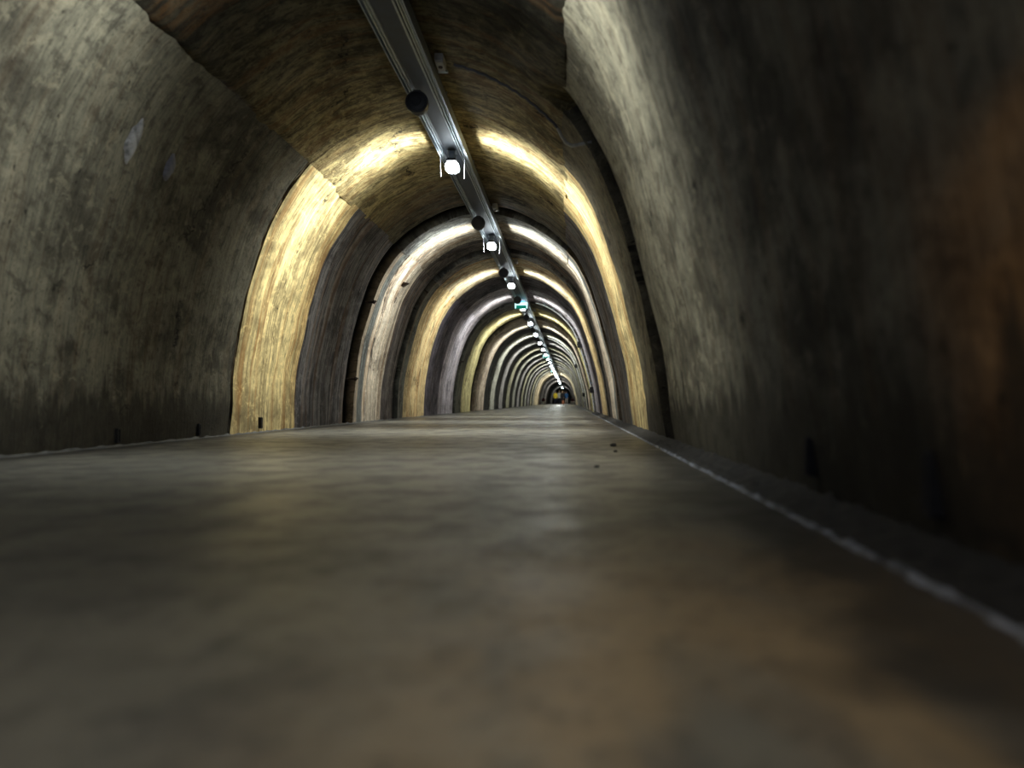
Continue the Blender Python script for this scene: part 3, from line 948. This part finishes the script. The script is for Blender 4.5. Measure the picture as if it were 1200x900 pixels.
    hf = a2((0, -0.055, 1.735), (0.066, 0.040)); h0 = a2((0, 0.005, 1.735), (0.092, 0.075), hf); h1 = a2((0, 0.045, 1.66), (0.096, 0.080), h0)
    h2 = a2((0, 0.06, 1.57), (0.082, 0.055), h1)
    if long_hair: a2((0, 0.085, 1.38), (0.075, 0.035), h2)
    obj('hair', skin_mesh('hair', q, e2, rr), hair, root, smooth=True)
    return root
DARK = plain('dark_navy_cloth', (0.012, 0.014, 0.028), 0.85)
YEL = plain('yellow_cloth', (0.80, 0.60, 0.04), 0.8)
WHT = plain('pale_cloth', (0.75, 0.74, 0.66), 0.8)
BLK = plain('black_cloth', (0.012, 0.012, 0.014), 0.85)
BLU = plain('blue_cloth', (0.02, 0.10, 0.26), 0.8)
LTP = plain('pale_trousers', (0.48, 0.42, 0.36), 0.85)
PNK = plain('dusty_pink_cloth', (0.36, 0.22, 0.20), 0.8)
HBR = plain('brown_hair', (0.05, 0.03, 0.02), 0.6)
HBL = plain('fair_hair', (0.45, 0.32, 0.14), 0.6)
person(-6.0, 300, 0.2, 'person in a yellow jacket and dark trousers, leftmost in the far group', YEL, DARK, HBR, 0.98)
person(-4.35, 304, 0.1, 'person in a pale top and dark trousers in the far group', WHT, DARK, HBL, 1.02, long_hair=True)
person(-3.0, 299, -0.2, 'person in dark clothes with fair hair in the far group', BLK, BLK, HBL, 1.0, long_hair=True)
person(-2.1, 305, PI + 0.2, 'person all in black standing behind the others in the far group', BLK, BLK, HBR, 1.03)
person(-1.2, 301, PI - 0.3, 'person in a blue jacket and pale trousers, rightmost in the far group', BLU, LTP, HBR, 0.97)

# a small upright bag on the floor and the low blocks against the walls
bag = empty('bag', P(-2.6, 296, 0.0), 'small orange brown bag on the floor at the people\'s feet', 'bag')
bm = bmesh.new(); add_box(bm, P(0, 0, 0.80), (1.0 * H, 0.5 * H, 1.5 * H), 0.04, seg=3); obj('body', bm, plain('orange_brown_fabric', (0.36, 0.13, 0.06), 0.8), bag)
bm = bmesh.new(); add_tube(bm, [P(-0.25, 0, 1.5), P(-0.22, 0, 1.85), P(0.22, 0, 1.85), P(0.25, 0, 1.5)], 0.05 * H, 8); obj('handle', bm, M_BLACK, bag)
for sx in (-1, 1):
    bm = bmesh.new(); add_box(bm, P(sx * 0.35, 0, 0.04), (0.14 * H, 0.3 * H, 0.08 * H), 0.003); obj('foot', bm, M_BLACK, bag)
M_WBLOCK = plain('white_stone', (0.50, 0.49, 0.44), 0.8)
M_RED = plain('dark_red_cloth', (0.10, 0.018, 0.018), 0.8)
for i, (x, lab, lab2) in enumerate(((-9.2, 'low pale bench against the left wall near the people', 'dark red bundle on the left pale bench'),
                                   (1.3, 'low pale bench against the right wall near the people', 'dark red bundle on the right pale bench'))):
    b = empty('bench', P(x, 246, 0), lab, 'bench', 'low pale benches')
    bm = bmesh.new(); add_box(bm, P(0, 0, 1.05), (1.7 * H, 6.0 * H, 0.32 * H), 0.015); obj('seat', bm, M_WBLOCK, b)
    for sy in (-2.2, 2.2):
        bm = bmesh.new(); add_box(bm, P(0, sy, 0.45), (1.5 * H, 0.5 * H, 0.9 * H), 0.015); obj('support', bm, M_WBLOCK, b)
    bm = bmesh.new()
    bmesh.ops.create_icosphere(bm, subdivisions=4, radius=1.0)
    for v in bm.verts:
        v.co *= 1 + 0.18 * noise.noise(v.co * 1.6 + Vector((i * 5.0, 1, 2)))
        v.co = Vector((v.co.x * 0.62 * H, v.co.y * 1.1 * H, max(-0.45, v.co.z) * 0.85 * H + 0.45 * 0.85 * H))
    o = obj('cloth_bundle', bm, M_RED, smooth=True); o.location = P(x, 245, 1.22)
    tag(o, lab2, 'bundle', 'dark red bundles on the benches')

# lamps in the far, dim stretch; the nearer two are added to brighten it
for i, (d, pw) in enumerate(((254, 60), (290, 130), (395, 120))):
    o = copy_tree(proto)
    for ch in list(o.children):
        if ch.type == 'LIGHT': bpy.data.objects.remove(ch)
    o.location = P(TX, d, TZ)
    o['label'] = ('added faint lamp brightening the dim stretch just beyond the end of the lamp row', 'added faint lamp above the people to brighten the far end', 'faintest lamp beyond the people at the far end')[i]
    for ch in [c_ for c_ in o.children if c_.name.startswith('hanging_wire')]: bpy.data.objects.remove(ch)
    lo = bpy.data.objects.new('bulb', light_data(pw, (0.95, 1.0, 0.92), 0.5, 0.7))
    COL.objects.link(lo); lo.parent = o; lo.location = P(0, 0, -0.50)

# ------------------------------------------------------------------ world, camera, view
w = bpy.data.worlds.new('world'); scene.world = w
w.use_nodes = True
bg = w.node_tree.nodes.get('Background') or w.node_tree.nodes.new('ShaderNodeBackground')
bg.inputs[0].default_value = (0.35, 0.48, 0.95, 1)
bg.inputs[1].default_value = 0.7

cam = bpy.data.cameras.new('camera')
co = bpy.data.objects.new('camera', cam); COL.objects.link(co)
co.location = (0, 0, H)
co.rotation_euler = (PI / 2, 0, 0)
cam.sensor_width = 36; cam.lens = 24
cam.shift_x = -0.0558; cam.shift_y = 0.0175
cam.clip_start = 0.02; cam.clip_end = 400
cam.dof.use_dof = True; cam.dof.focus_distance = 9.5; cam.dof.aperture_fstop = 1.15
scene.camera = co

scene.view_settings.view_transform = 'Standard'
scene.view_settings.look = 'None'
scene.view_settings.gamma = 1.0
scene.view_settings.use_curve_mapping = False
scene.view_settings.exposure = 0.0
scene.cycles.use_denoising = True
scene.cycles.max_bounces = 8
scene.cycles.diffuse_bounces = 4
scene.cycles.transparent_max_bounces = 8
scene.cycles.sample_clamp_indirect = 4.0
